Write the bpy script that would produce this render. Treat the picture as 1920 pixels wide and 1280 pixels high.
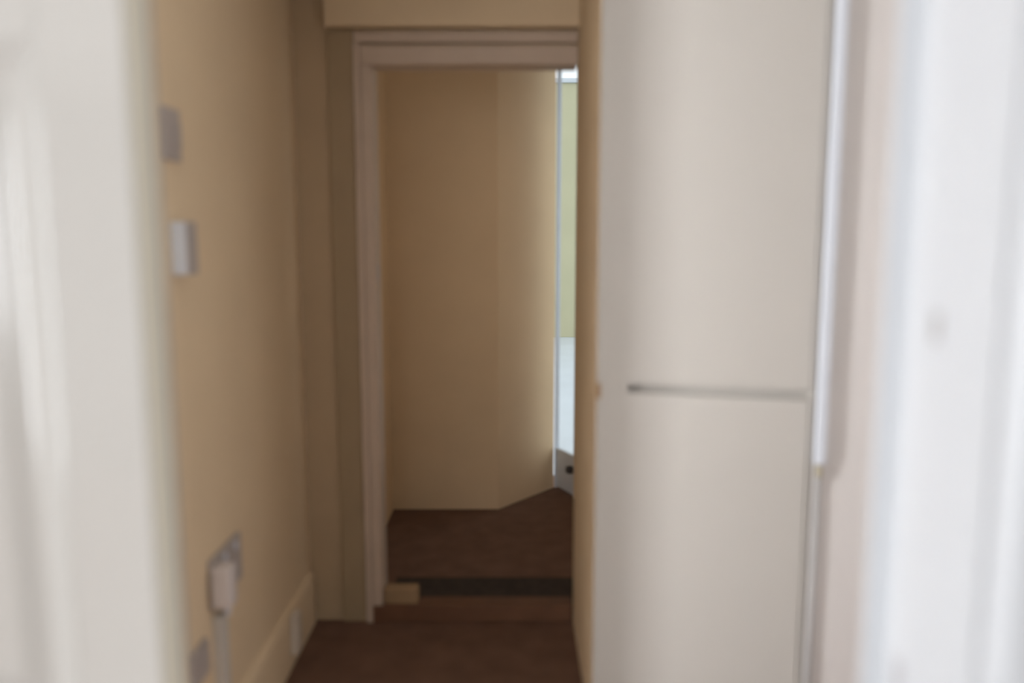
import bpy, bmesh, math, random
from mathutils import Vector, Matrix
random.seed(4)
for o in list(bpy.data.objects):
    bpy.data.objects.remove(o)
S = bpy.context.scene
C = S.collection

# ------------------------------------------------------------------ camera, sky, lights, exposure
cam = bpy.data.cameras.new('camera')
cam.sensor_width = 36.0
cam.lens = 36.0 * 1500 / 1920
cam.clip_start = 0.02
cam.dof.use_dof = True                      # the photograph is focused far beyond the hall
cam.dof.focus_distance = 25.0
cam.dof.aperture_fstop = cam.lens / 28.0
co = bpy.data.objects.new('camera', cam)
co.location = (0, 0, 1.5)
co.rotation_euler = (math.radians(90 - 7.4), 0, 0)
C.objects.link(co)
S.camera = co

W = bpy.data.worlds.new('sky')
S.world = W
W.use_nodes = True
bg = W.node_tree.nodes['Background']
bg.inputs['Color'].default_value = (0.90, 0.95, 1.0, 1)     # even white overcast
bg.inputs['Strength'].default_value = 1.5

def area(name, loc, rot, sx, sy, power, col):
    l = bpy.data.lights.new(name, 'AREA')
    l.shape = 'RECTANGLE'
    l.size, l.size_y, l.energy, l.color = sx, sy, power, col
    o = bpy.data.objects.new(name, l)
    o.location, o.rotation_euler = loc, rot
    C.objects.link(o)
# daylight through the near room's left and back windows, then three added unseen fills
area('window_daylight', (-4.18, -0.9, 1.18), (0, math.radians(-90), 0), 1.98, 2.3, 190, (0.92, 0.96, 1.0))
area('window_daylight.001', (-0.9, -5.38, 1.5), (math.radians(90), 0, 0), 2.3, 1.4, 66, (0.95, 0.97, 1.0))
area('right_fill_light', (1.78, -1.0, 1.55), (0, math.radians(90), 0), 1.25, 1.7, 14, (0.95, 0.97, 1.0))  # unseen right-hand source, added to brighten the hall's left wall
area('lobby_fill_light', (-2.38, 1.11, 1.4), (0, math.radians(-90), 0), 1.75, 0.13, 97, (0.95, 0.97, 1.0))  # unseen lobby source, added and narrowed to light the cupboard, sparing the jamb

area('beyond_fill_light', (0.93, 3.24, 1.5), (0, math.radians(90), 0), 1.4, 0.18, 2.3, (0.95, 0.97, 1.0))  # unseen source, added to lift the back wall of the room beyond
S.view_settings.view_transform = 'Standard'
S.view_settings.look = 'None'
S.view_settings.gamma = 1
S.view_settings.use_curve_mapping = False
S.view_settings.exposure = 0.0

# ------------------------------------------------------------------ materials
def mat(name, col, rough=0.55, var=0.05, scale=6, bump=0.05, bscale=140, spec=0.35):
    m = bpy.data.materials.new(name)
    m.use_nodes = True
    nt = m.node_tree
    b = nt.nodes['Principled BSDF']
    b.inputs['Roughness'].default_value = rough
    b.inputs['Specular IOR Level'].default_value = spec
    tc = nt.nodes.new('ShaderNodeTexCoord')
    n = nt.nodes.new('ShaderNodeTexNoise')
    n.inputs['Scale'].default_value = scale
    n.inputs['Detail'].default_value = 4
    nt.links.new(tc.outputs['Object'], n.inputs['Vector'])
    r = nt.nodes.new('ShaderNodeValToRGB')
    r.color_ramp.elements[0].position = 0.3
    r.color_ramp.elements[1].position = 0.7
    r.color_ramp.elements[0].color = tuple(c * (1 - var) for c in col) + (1,)
    r.color_ramp.elements[1].color = tuple(min(1, c * (1 + var)) for c in col) + (1,)
    nt.links.new(n.outputs['Fac'], r.inputs['Fac'])
    nt.links.new(r.outputs['Color'], b.inputs['Base Color'])
    if bump:
        n2 = nt.nodes.new('ShaderNodeTexNoise')
        n2.inputs['Scale'].default_value = bscale
        n2.inputs['Detail'].default_value = 3
        nt.links.new(tc.outputs['Object'], n2.inputs['Vector'])
        bp = nt.nodes.new('ShaderNodeBump')
        bp.inputs['Strength'].default_value = bump
        bp.inputs['Distance'].default_value = 0.004
        nt.links.new(n2.outputs['Fac'], bp.inputs['Height'])
        nt.links.new(bp.outputs['Normal'], b.inputs['Normal'])
    return m

M = dict(
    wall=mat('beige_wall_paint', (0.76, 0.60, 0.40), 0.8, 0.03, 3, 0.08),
    cupboard=mat('cream_cupboard_paint', (0.475, 0.452, 0.415), 0.6, 0.015, 2, 0.03),
    cream=mat('cream_wall_paint', (0.74, 0.71, 0.69), 0.7, 0.02, 2, 0.05),
    panel=mat('shaded_nib_paint', (0.52, 0.39, 0.25), 0.75, 0.04, 3, 0.05),  # wall tone darkened to paint in the shade on the nib
    shaded_strip=mat('shaded_strip_paint', (0.40, 0.30, 0.185), 0.75, 0.04, 3, 0.05),  # darker still, paints in the shaded strip left of the frame
    beyond=mat('ochre_wall_paint', (0.76, 0.57, 0.36), 0.8, 0.03, 3, 0.08),
    ceil=mat('white_ceiling_paint', (0.78, 0.76, 0.72), 0.85, 0.02),
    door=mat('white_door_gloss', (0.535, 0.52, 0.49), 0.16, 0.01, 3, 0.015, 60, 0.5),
    dooredge=mat('aged_cream_edge', (0.62, 0.58, 0.47), 0.5, 0.03),
    gloss=mat('white_frame_gloss', (0.84, 0.84, 0.84), 0.35, 0.01, 3, 0.02, 60),
    frame=mat('aged_magnolia_gloss', (0.58, 0.46, 0.36), 0.45, 0.04, 5, 0.04, 60),
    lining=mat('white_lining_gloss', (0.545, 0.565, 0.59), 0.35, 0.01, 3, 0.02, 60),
    plastic=mat('white_plastic', (0.72, 0.76, 0.83), 0.35, 0.01, 3, 0),
    aged=mat('aged_beige_plastic', (0.66, 0.58, 0.48), 0.45, 0.02, 3, 0),
    conduit=mat('pale_grey_conduit', (0.60, 0.56, 0.50), 0.45, 0.02, 3, 0),
    plugw=mat('pale_plug_plastic', (0.64, 0.58, 0.55), 0.45, 0.02, 3, 0),
    greyplastic=mat('grey_plastic', (0.43, 0.38, 0.35), 0.45, 0.02, 3, 0),
    rubber=mat('grey_rubber', (0.30, 0.30, 0.29), 0.6, 0.03, 3, 0),
    metal=mat('dull_metal', (0.42, 0.42, 0.44), 0.4, 0.05, 20, 0),
    dark=mat('dark_plastic', (0.05, 0.045, 0.05), 0.5, 0.05, 20, 0),
    carpet=mat('dark_brown_carpet', (0.185, 0.107, 0.074), 0.95, 0.12, 9, 0.9, 260, 0.1),
    matt=mat('black_mat', (0.065, 0.050, 0.041), 0.95, 0.2, 40, 0.8, 260, 0.1),
    wood=mat('brown_stained_wood', (0.15, 0.070, 0.036), 0.6, 0.15, 9, 0.1, 40),
    block=mat('pale_wood', (0.34, 0.22, 0.12), 0.6, 0.1, 9, 0.1, 40),
    cable=mat('keep_and_shadow_grey', (0.36, 0.355, 0.35), 0.5, 0.02, 3, 0),  # grey for the painted shadow line, shared with the latch keep
    tan=mat('tan_sleeve', (0.40, 0.36, 0.26), 0.6, 0.05, 3, 0),
    patio=mat('pale_concrete', (0.64, 0.68, 0.72), 0.85, 0.05, 2, 0.1, 30),
    render=mat('pale_green_render', (0.55, 0.52, 0.345), 0.85, 0.05, 1.2, 0.1, 30),
)
def glass_mat():
    m = bpy.data.materials.new('clear_glass')
    m.use_nodes = True
    nt = m.node_tree
    nt.nodes.remove(nt.nodes['Principled BSDF'])
    out = nt.nodes['Material Output']
    t = nt.nodes.new('ShaderNodeBsdfTransparent')
    t.inputs['Color'].default_value = (0.93, 0.95, 0.95, 1)
    g = nt.nodes.new('ShaderNodeBsdfGlossy')
    g.inputs['Roughness'].default_value = 0.02
    lw = nt.nodes.new('ShaderNodeLayerWeight')
    lw.inputs['Blend'].default_value = 0.5
    f = nt.nodes.new('ShaderNodeMapRange')
    f.inputs['From Min'].default_value = 0.5
    f.inputs['To Min'].default_value = 0.04
    f.inputs['To Max'].default_value = 0.5
    nt.links.new(lw.outputs['Facing'], f.inputs['Value'])
    mx = nt.nodes.new('ShaderNodeMixShader')
    nt.links.new(f.outputs['Result'], mx.inputs['Fac'])
    nt.links.new(t.outputs[0], mx.inputs[1])
    nt.links.new(g.outputs[0], mx.inputs[2])
    nt.links.new(mx.outputs[0], out.inputs['Surface'])
    return m
M['glass'] = glass_mat()

# ------------------------------------------------------------------ helpers
def link(name, bm, m, parent=None):
    me = bpy.data.meshes.new(name)
    bmesh.ops.recalc_face_normals(bm, faces=bm.faces)
    bm.to_mesh(me)
    bm.free()
    me.materials.append(M[m])
    o = bpy.data.objects.new(name, me)
    C.objects.link(o)
    if parent:
        o.parent = parent
    return o

def addbox(bm, lo, hi, bevel=0.0, seg=2):
    vs = [bm.verts.new((x, y, z)) for x in (lo[0], hi[0]) for y in (lo[1], hi[1]) for z in (lo[2], hi[2])]
    fs = [bm.faces.new([vs[i] for i in f]) for f in
          ((0, 1, 3, 2), (4, 6, 7, 5), (0, 4, 5, 1), (2, 3, 7, 6), (0, 2, 6, 4), (1, 5, 7, 3))]
    if bevel:
        es = list({e for f in fs for e in f.edges})
        bmesh.ops.bevel(bm, geom=es, offset=bevel, segments=seg, affect='EDGES', profile=0.5)

def box(name, lo, hi, m, parent=None, bevel=0.0, seg=2):
    bm = bmesh.new()
    addbox(bm, lo, hi, bevel, seg)
    return link(name, bm, m, parent)

def prism(name, pts, z0, z1, m, parent=None):
    bm = bmesh.new()
    a = [bm.verts.new((x, y, z0)) for x, y in pts]
    b = [bm.verts.new((x, y, z1)) for x, y in pts]
    n = len(pts)
    bm.faces.new(a[::-1]); bm.faces.new(b)
    for i in range(n):
        bm.faces.new((a[i], a[(i + 1) % n], b[(i + 1) % n], b[i]))
    return link(name, bm, m, parent)

def cyl(name, p0, p1, r, m, parent=None, n=16):
    bm = bmesh.new()
    p0, p1 = Vector(p0), Vector(p1)
    d = p1 - p0
    mt = Matrix.Translation((p0 + p1) / 2) @ d.to_track_quat('Z', 'Y').to_matrix().to_4x4()
    bmesh.ops.create_cone(bm, cap_ends=True, segments=n, radius1=r, radius2=r, depth=d.length, matrix=mt)
    o = link(name, bm, m, parent)
    for p in o.data.polygons:
        p.use_smooth = len(p.vertices) == 4
    return o

def st(o):
    o['kind'] = 'structure'
    return o

def empty(name, loc, rz=0.0):
    o = bpy.data.objects.new(name, None)
    o.empty_display_size = 0.05
    o.location = loc
    o.rotation_euler = (0, 0, rz)
    C.objects.link(o)
    return o

def tag(o, label, cat, group=None):
    o['label'] = label
    o['category'] = cat
    if group:
        o['group'] = group
    return o

CZ = 2.45
# ------------------------------------------------------------------ room shell
fl = st(box('floor', (-4.3, -5.5, -0.1), (1.9, 2.99, 0.0), 'carpet'))
ff = st(box('floor_far', (-0.9, 2.99, -0.1), (1.2, 4.95, -0.002), 'carpet'))
st(box('ceiling', (-4.3, -5.5, CZ), (1.9, 3.12, CZ + 0.1), 'ceil'))
st(box('ceiling_far', (-0.9, 3.12, 2.75), (1.2, 4.95, 2.85), 'ceil'))

# near room (behind and beside the camera)
def wall_with_hole(name, axis, pos, thick, a0, a1, h0, h1, z0, z1, m):
    """Wall perpendicular to axis with one window hole a in [h0,h1], z in [z0,z1]."""
    bm = bmesh.new()
    def b(u0, u1, w0, w1):
        if axis == 'x':
            addbox(bm, (pos, u0, w0), (pos + thick, u1, w1))
        else:
            addbox(bm, (u0, pos, w0), (u1, pos + thick, w1))
    b(a0, h0, 0, CZ); b(h1, a1, 0, CZ); b(h0, h1, 0, z0); b(h0, h1, z1, CZ)
    return st(link(name, bm, m))
wall_with_hole('wall_room_left', 'x', -4.3, 0.1, -5.4, 0.69, -2.1, 0.3, 0.12, 2.225, 'cream')
wall_with_hole('wall_room_back', 'y', -5.5, 0.1, -4.3, 1.9, -2.1, 0.3, 0.75, 2.25, 'cream')
wall_with_hole('wall_room_right', 'x', 1.8, 0.1, -5.4, 0.69, -1.9, -0.1, 0.875, 2.225, 'cream')

def room_window(name, horizontal_axis, pos, a0, a1, z0, z1):
    w = st(empty(name, (0, 0, 0)))
    def pc(nm, u0, u1, w0, w1, t0, t1, m):
        lo, hi = ((pos + t0, u0, w0), (pos + t1, u1, w1)) if horizontal_axis == 'y' else ((u0, pos + t0, w0), (u1, pos + t1, w1))
        return box(nm, lo, hi, m, w)
    f = 0.05 if a1 - a0 > 0.3 else 0.012
    pc('window_frame', a0, a0 + f, z0, z1, -0.03, 0.03, 'gloss'); pc('window_frame', a1 - f, a1, z0, z1, -0.03, 0.03, 'gloss')
    pc('window_frame', a0 + f, a1 - f, z0, z0 + f, -0.03, 0.03, 'gloss'); pc('window_frame', a0 + f, a1 - f, z1 - f, z1, -0.03, 0.03, 'gloss')
    pc('pane', a0 + f, a1 - f, z0 + f, z1 - f, -0.006, 0.0, 'glass')
room_window('window_1', 'y', -4.25, -2.1, 0.3, 0.12, 2.225)
room_window('window_2', 'x', -5.45, -2.1, 0.3, 0.75, 2.25)
room_window('added_window_3', 'y', 1.85, -1.9, -0.1, 0.875, 2.225)  # unseen, added to go with the right-hand fill
room_window('added_window_4', 'y', -2.45, 1.035, 1.185, 0.5, 2.3)  # unseen slit, added and shaped for the lobby fill

# partition between the near room and the hall, with the double doorway (x -1.158 .. 0.445)
st(box('wall_near_left', (-4.3, 0.69, 0), (-1.20, 1.03, CZ), 'cream'))
st(box('wall_near_right', (0.49, 0.715, 0), (1.9, 0.93, CZ), 'cream'))
st(box('wall_near_above', (-1.20, 0.715, 2.32), (0.49, 0.93, CZ), 'cream'))
st(box('trim_1', (-1.20, 0.69, 0), (-1.17, 1.03, 2.32), 'gloss'))

# right door lining: long flat inner face, small stop bead, rounded outer edge
jamb = st(empty('trim_2', (0.43, 0.70, 0)))
def P(name, pts, z0, z1, m, parent):
    return prism(name, [(x - 0.43, y - 0.70) for x, y in pts], z0, z1, m, parent)
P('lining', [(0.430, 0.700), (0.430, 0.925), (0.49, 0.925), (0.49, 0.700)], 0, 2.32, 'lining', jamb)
P('door_stop', [(0.430, 0.868), (0.4275, 0.868), (0.4265, 0.872), (0.412, 0.874), (0.4085, 0.876), (0.4085, 0.880), (0.418, 0.898), (0.430, 0.904)], 0, 2.30, 'lining', jamb)
P('architrave', [(0.4345, 0.672), (0.432, 0.676), (0.432, 0.696), (0.49, 0.696), (0.49, 0.715), (0.53, 0.715), (0.53, 0.666), (0.44, 0.666)],
  0, 2.37, 'lining', jamb)
sp = box('strike_plate', (-0.0025, 0.128, 0.955), (0.0, 0.146, 1.035), 'metal', jamb, 0.0008)
sp['label'] = 'grey metal strike plate'
lk = box('latch_keep', (-0.002, 0.098, 1.395), (0.0, 0.111, 1.425), 'cable', jamb, 0.0008)
lk['label'] = 'small pale patch where a latch was filled'

# lobby just beyond the doorway
wall_with_hole('wall_lobby_left', 'x', -2.5, 0.1, 1.03, 1.80, 1.035, 1.185, 0.5, 2.3, 'cream')
st(box('wall_lobby_back', (-2.4, 1.72, 0), (-0.90, 1.80, CZ), 'cream'))
st(box('wall_lobby_right', (1.40, 0.93, 0), (1.50, 3.12, CZ), 'cream'))

# hall
st(box('wall_left', (-0.90, 1.72, 0), (-0.79, 3.0, CZ), 'wall'))
st(box('wall_right', (0.240, 2.225, 0), (0.285, 3.0, CZ), 'wall'))
st(box('wall_return', (0.806, 2.068, 0), (1.40, 2.20, CZ), 'cream'))

# skirting board on the left wall with a chamfered top
bm = bmesh.new()
prof = [(-0.79, 0), (-0.772, 0), (-0.772, 0.185), (-0.780, 0.205), (-0.79, 0.21)]
a = [bm.verts.new((x, 1.72, z)) for x, z in prof]; b = [bm.verts.new((x, 2.985, z)) for x, z in prof]
for i in range(5):
    bm.faces.new((a[i], a[(i + 1) % 5], b[(i + 1) % 5], b[i]))
bm.faces.new(a); bm.faces.new(b)
st(link('baseboard_left', bm, 'wall'))

# far wall: narrow nib, bulkhead above the doorway, wall to the right of the opening
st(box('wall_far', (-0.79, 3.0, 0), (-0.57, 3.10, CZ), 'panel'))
st(box('wall_far_right', (0.30, 3.0, 0), (1.40, 3.12, CZ), 'wall'))
st(box('wall_far_above', (-0.57, 3.012, 2.184), (0.30, 3.12, 2.75), 'wall'))
st(box('trim_3', (-0.665, 2.955, 2.243), (0.240, 3.0, CZ), 'wall'))

# far door frame
fr = st(empty('trim_4', (-0.507, 3.0, 0)))
def fb(name, lo, hi, m='frame', bev=0.003):
    return box(name, (lo[0] + 0.507, lo[1] - 3.0, lo[2]), (hi[0] + 0.507, hi[1] - 3.0, hi[2]), m, fr, bev)
fb('shaded_strip', (-0.665, 2.985, 0.0), (-0.572, 3.0, 2.235), 'shaded_strip')  # board added in dark paint where shade falls beside the frame
fb('architrave', (-0.570, 2.972, 0.0), (-0.545, 3.0, 2.19))
fb('jamb', (-0.545, 2.982, 0.0), (-0.507, 3.105, 2.117))
fb('head', (-0.545, 2.978, 2.117), (0.238, 3.10, 2.182))
fb('head_batten', (-0.57, 2.984, 2.194), (0.238, 3.012, 2.232))
dk = fb('strike_plate', (-0.5072, 3.025, 1.34), (-0.5052, 3.05, 1.40), 'metal', 0.0005)
# threshold
th = st(empty('trim_5', (-0.16, 3.0, 0)))
box('board', (-0.41, -0.02, 0), (0.396, 0.0, 0.068), 'wood', th, 0.004)
box('sill', (-0.41, 0.0, 0), (0.396, 0.075, 0.062), 'wood', th, 0.004)

# room beyond, with splayed corner and a glazed door in its slanting right wall
st(prism('wall_beyond_left', [(-0.66, 3.10), (-0.66, 4.30), (-0.76, 4.30), (-0.76, 3.10)], 0, 2.75, 'beyond'))
st(prism('wall_beyond_back', [(-0.76, 4.30), (-0.075, 4.30), (-0.075, 4.40), (-0.76, 4.40)], 0, 2.75, 'beyond'))
st(prism('wall_beyond_splay', [(-0.075, 4.30), (0.250, 4.69), (0.19, 4.76), (-0.075, 4.40)], 0, 2.75, 'beyond'))
gd = Vector((0.43, -0.90, 0)).normalized()
ang = math.atan2(gd.y, gd.x)
g = st(empty('door_2', (0.255, 4.695, 0), ang))       # local x runs along the wall towards the camera; local +y is outdoors
LW = 0.236
def gb(name, lo, hi, m='plastic', bev=0.004, parent=None):
    return box(name, lo, hi, m, parent or g, bev)
gb('door_frame', (0.0, 0.0, 0), (0.006, 0.03, 2.60)); gb('door_frame', (LW - 0.010, 0.0, 0), (LW, 0.03, 2.60))
gb('door_frame', (0.010, 0.0, 2.56), (LW - 0.010, 0.03, 2.60))
gb('bottom_panel', (0.010, 0.01, 0.01), (LW - 0.010, 0.06, 0.235))
gb('glazing_bead', (0.010, 0.004, 0.235), (LW - 0.010, 0.02, 0.25))
gb('pane', (0.006, 0.012, 0.25), (LW - 0.010, 0.018, 2.56), 'glass', 0)
sb = gb('door_stop', (0.185, -0.03, 0.145), (0.225, 0.01, 0.185), 'dark', 0.008)
sb['label'] = 'small dark stop low on the white panel'
st(prism('wall_beyond_right', [(0.255 + gd.x * LW, 4.695 + gd.y * LW), (0.90, 3.36), (1.0, 3.40), (0.255 + gd.x * LW + .1, 4.695 + gd.y * LW)], 0, 2.75, 'beyond'))
st(box('wall_beyond_side', (0.90, 3.12, 0), (1.0, 3.36, 0.7), 'beyond'))
st(box('wall_beyond_side', (0.90, 3.12, 2.3), (1.0, 3.36, 2.75), 'beyond'))
room_window('added_window_5', 'y', 0.95, 3.12, 3.36, 0.7, 2.3)  # hidden opening, added to bring more light onto the back wall
o = st(box('wall_beyond_above', (0.0, 0.0, 2.60), (LW, 0.09, 2.75), 'beyond')); o.location = (0.255, 4.695, 0); o.rotation_euler = (0, 0, ang)

# outdoors beyond the glazed door
st(box('ground', (-14, -9, -0.25), (22, 26, -0.12), 'patio'))
gw = st(empty('wall_garden', (6.0, 13.0, -0.12)))
for i in range(12):
    o = box('panel', (-12 + i * 1.5, 0, 0), (-12 + i * 1.5 + 1.48, 0.12, 4.03), 'render', gw, 0.01)
box('coping', (-12.05, -0.04, 4.03), (6.0, 0.16, 4.10), 'patio', gw, 0.01)

# ------------------------------------------------------------------ left door leaf, moulded panels
TH = math.radians(6.0)
LWD, LT, LH = 0.738, 0.042, 2.295
d1 = st(empty('door_1', (-0.42 - LWD * math.cos(TH), 0.905 + LWD * math.sin(TH), 0.012), -TH))
stw = 0.108
z_bot, z_mid0, z_mid1, z_top = 0.20, 0.72, 0.87, 1.71
mid = (LWD - 0.10) / 2
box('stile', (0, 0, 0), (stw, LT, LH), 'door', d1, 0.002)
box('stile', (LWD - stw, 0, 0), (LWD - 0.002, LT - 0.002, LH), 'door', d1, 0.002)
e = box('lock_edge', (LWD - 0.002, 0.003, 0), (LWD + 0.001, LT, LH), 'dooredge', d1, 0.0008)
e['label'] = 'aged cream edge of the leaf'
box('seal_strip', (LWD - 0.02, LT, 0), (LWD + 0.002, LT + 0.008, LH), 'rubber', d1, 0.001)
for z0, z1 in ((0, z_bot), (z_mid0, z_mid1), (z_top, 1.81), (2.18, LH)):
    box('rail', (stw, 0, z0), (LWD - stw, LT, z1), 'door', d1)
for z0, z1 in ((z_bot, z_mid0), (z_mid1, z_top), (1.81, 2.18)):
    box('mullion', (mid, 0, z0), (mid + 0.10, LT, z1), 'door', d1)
def moulded_panel(x0, x1, z0, z1):
    bm = bmesh.new()
    rings = [(0, 0.0), (0.003, 0.0006), (0.012, 0.0036), (0.030, 0.0096), (0.040, 0.0130), (0.047, 0.0135),
             (0.055, 0.0115), (0.068, 0.006), (0.078, 0.0025), (0.084, 0.002)]
    prev = None
    for ins, d in rings:
        r = [bm.verts.new((x, d, z)) for x, z in ((x0 + ins, z0 + ins), (x1 - ins, z0 + ins), (x1 - ins, z1 - ins), (x0 + ins, z1 - ins))]
        if prev:
            for i in range(4):
                bm.faces.new((prev[i], prev[(i + 1) % 4], r[(i + 1) % 4], r[i]))
        else:
            first = r
        prev = r
    bm.faces.new(prev)
    bk = [bm.verts.new((v.co.x, LT - 0.006, v.co.z)) for v in first]
    for i in range(4):
        bm.faces.new((first[i], first[(i + 1) % 4], bk[(i + 1) % 4], bk[i]))
    bm.faces.new(bk)
    link('panel', bm, 'door', d1)
for z0, z1 in ((z_bot, z_mid0), (z_mid1, z_top), (1.81, 2.18)):
    moulded_panel(stw, mid, z0, z1)
    moulded_panel(mid + 0.10, LWD - stw, z0, z1)
for z in (0.2, 1.0, 1.75):
    cyl('hinge', (-0.004, -0.004, z), (-0.004, -0.004, z + 0.09), 0.006, 'metal', d1, 10)

# ------------------------------------------------------------------ built-in cupboard
cu = tag(empty('cupboard', (0.236, 2.2, 0), -math.atan2(0.13, 0.564)),
         'tall cream built-in cupboard with one flush door above another', 'cupboard')
CW = 0.577
G0, G1 = 1.074, 1.100
box('stile', (0, 0, 0), (0.088, 0.022, CZ - 0.002), 'cupboard', cu, 0.0004)
box('stile', (CW - 0.012, 0.002, 0), (CW, 0.0202, CZ - 0.002), 'cupboard', cu, 0.002)
box('carcass', (0.088, 0.024, 0), (CW - 0.03, 0.30, CZ - 0.002), 'cupboard', cu)
box('filler', (CW - 0.032, 0.0205, 0.0), (CW - 0.001, 0.0235, CZ - 0.002), 'cupboard', cu)
dr = box('door', (0.0881, 0.0, G1), (CW - 0.013, 0.02, CZ - 0.01), 'cupboard', cu, 0.0006); dr['label'] = 'upper flush door'
dr = box('door', (0.0881, 0.0, 0.01), (CW - 0.0145, 0.02, G0), 'cupboard', cu, 0.0006); dr['label'] = 'lower flush door'
ct = box('catch', (-0.003, -0.004, 1.055), (0.012, 0.008, 1.098), 'block', cu, 0.001); ct['label'] = 'small brown catch on the edge'

# white trunking running down the corner beside the cupboard
tk = tag(empty('cable_trunking', (0.8135, 2.0585, 0.905)),
         'slim white plastic cable trunking running down beside the cream cupboard', 'trunking')
bm = bmesh.new(); addbox(bm, (-0.0135, -0.009, 0.0), (0.0135, 0.009, CZ - 0.91), 0.003)
link('cover', bm, 'plastic', tk)
sl = box('cable_sleeve', (-0.007, -0.007, -0.035), (0.007, 0.0085, 0.0), 'tan', tk, 0.003); sl['label'] = 'tan sleeve at its lower end'
cb = cyl('cable', (0, 0.003, -0.90), (0, 0.003, -0.03), 0.0055, 'cable', tk); cb['label'] = 'thin grey line standing in for the corner shadow'  # thin cylinder coloured as the faint shadow line under the trunking

# ------------------------------------------------------------------ fittings on the hall's left wall
WX = -0.79
def plate(nm, loc, depth, length, height, m, label, cat, group=None):
    r = tag(empty(nm, loc), label, cat, group)
    box('back_plate', (0, -length / 2, -height / 2), (depth, length / 2, height / 2), m, r, 0.003)
    return r
s1 = plate('wall_switch', (WX, 1.885, 1.735), 0.012, 0.082, 0.118, 'greyplastic',
           'flat grey switch plate, topmost fitting on the beige left wall', 'switch')
for k in (-0.018, 0.018):
    box('rocker', (0.012, k - 0.015, -0.03), (0.017, k + 0.015, 0.03), 'greyplastic', s1, 0.002)
s2 = plate('switch_box', (WX, 1.89, 1.475), 0.036, 0.052, 0.122, 'plastic',
           'white surface switch box standing proud of the beige wall, middle fitting', 'switch box')
box('face_plate', (0.036, -0.026, -0.061), (0.042, 0.026, 0.061), 'greyplastic', s2, 0.002)
box('rocker', (0.042, -0.014, -0.035), (0.047, 0.014, 0.035), 'greyplastic', s2, 0.002)
s3 = plate('double_socket', (WX, 2.09, 0.60), 0.014, 0.22, 0.135, 'greyplastic',
           'dull socket plate low on the left wall above vertical conduit', 'socket')
for k in (-0.02, 0.06):
    box('rocker', (0.014, k - 0.008, 0.035), (0.019, k + 0.008, 0.055), 'plastic', s3, 0.001)
pl = tag(empty('plug_adaptor', (WX + 0.014, 2.018, 0.60)), 'pale boxy plug pushed into the low socket plate', 'plug')
box('body', (0, -0.055, -0.055), (0.05, 0.0, 0.055), 'plugw', pl, 0.008, 3)
cyl('cord_grip', (0.03, -0.027, -0.08), (0.03, -0.027, -0.05), 0.008, 'plastic', pl)
cd = tag(empty('wall_conduit', (WX, 2.015, 0.21)), 'pale vertical conduit from skirting board up to the low socket', 'conduit')
box('cover', (0, -0.022, 0.0), (0.028, 0.022, 0.30), 'conduit', cd, 0.003)
s4 = plate('small_socket', (WX, 1.89, 0.44), 0.014, 0.09, 0.09, 'greyplastic',
           'small grey socket plate lowest on the left wall beside the white door', 'socket')
box('rocker', (0.014, -0.012, 0.012), (0.019, 0.012, 0.03), 'greyplastic', s4, 0.001)
jb = tag(empty('junction_box', (-0.772, 2.655, 0.055)), 'narrow pale upright box fixed to the left skirting board', 'junction box')
box('body', (0, -0.03, 0), (0.024, 0.03, 0.145), 'aged', jb, 0.005, 3)
box('lid', (0.024, -0.026, 0.004), (0.028, 0.026, 0.141), 'aged', jb, 0.002)

# ------------------------------------------------------------------ by the far threshold
wb = tag(empty('wooden_block', (-0.437, 3.02, 0.068)), 'short brown wooden block on the left end of the far threshold', 'block')
box('body', (-0.068, -0.03, 0), (0.068, 0.03, 0.062), 'block', wb, 0.006)
dm = tag(empty('doormat', (-0.12, 3.235, -0.002)), 'near-black doormat lying behind the raised threshold', 'doormat')
box('pile', (-0.38, -0.145, 0.0), (0.38, 0.145, 0.012), 'matt', dm, 0.004)
box('edging', (-0.39, -0.155, 0.0), (0.39, 0.155, 0.007), 'matt', dm, 0.002)
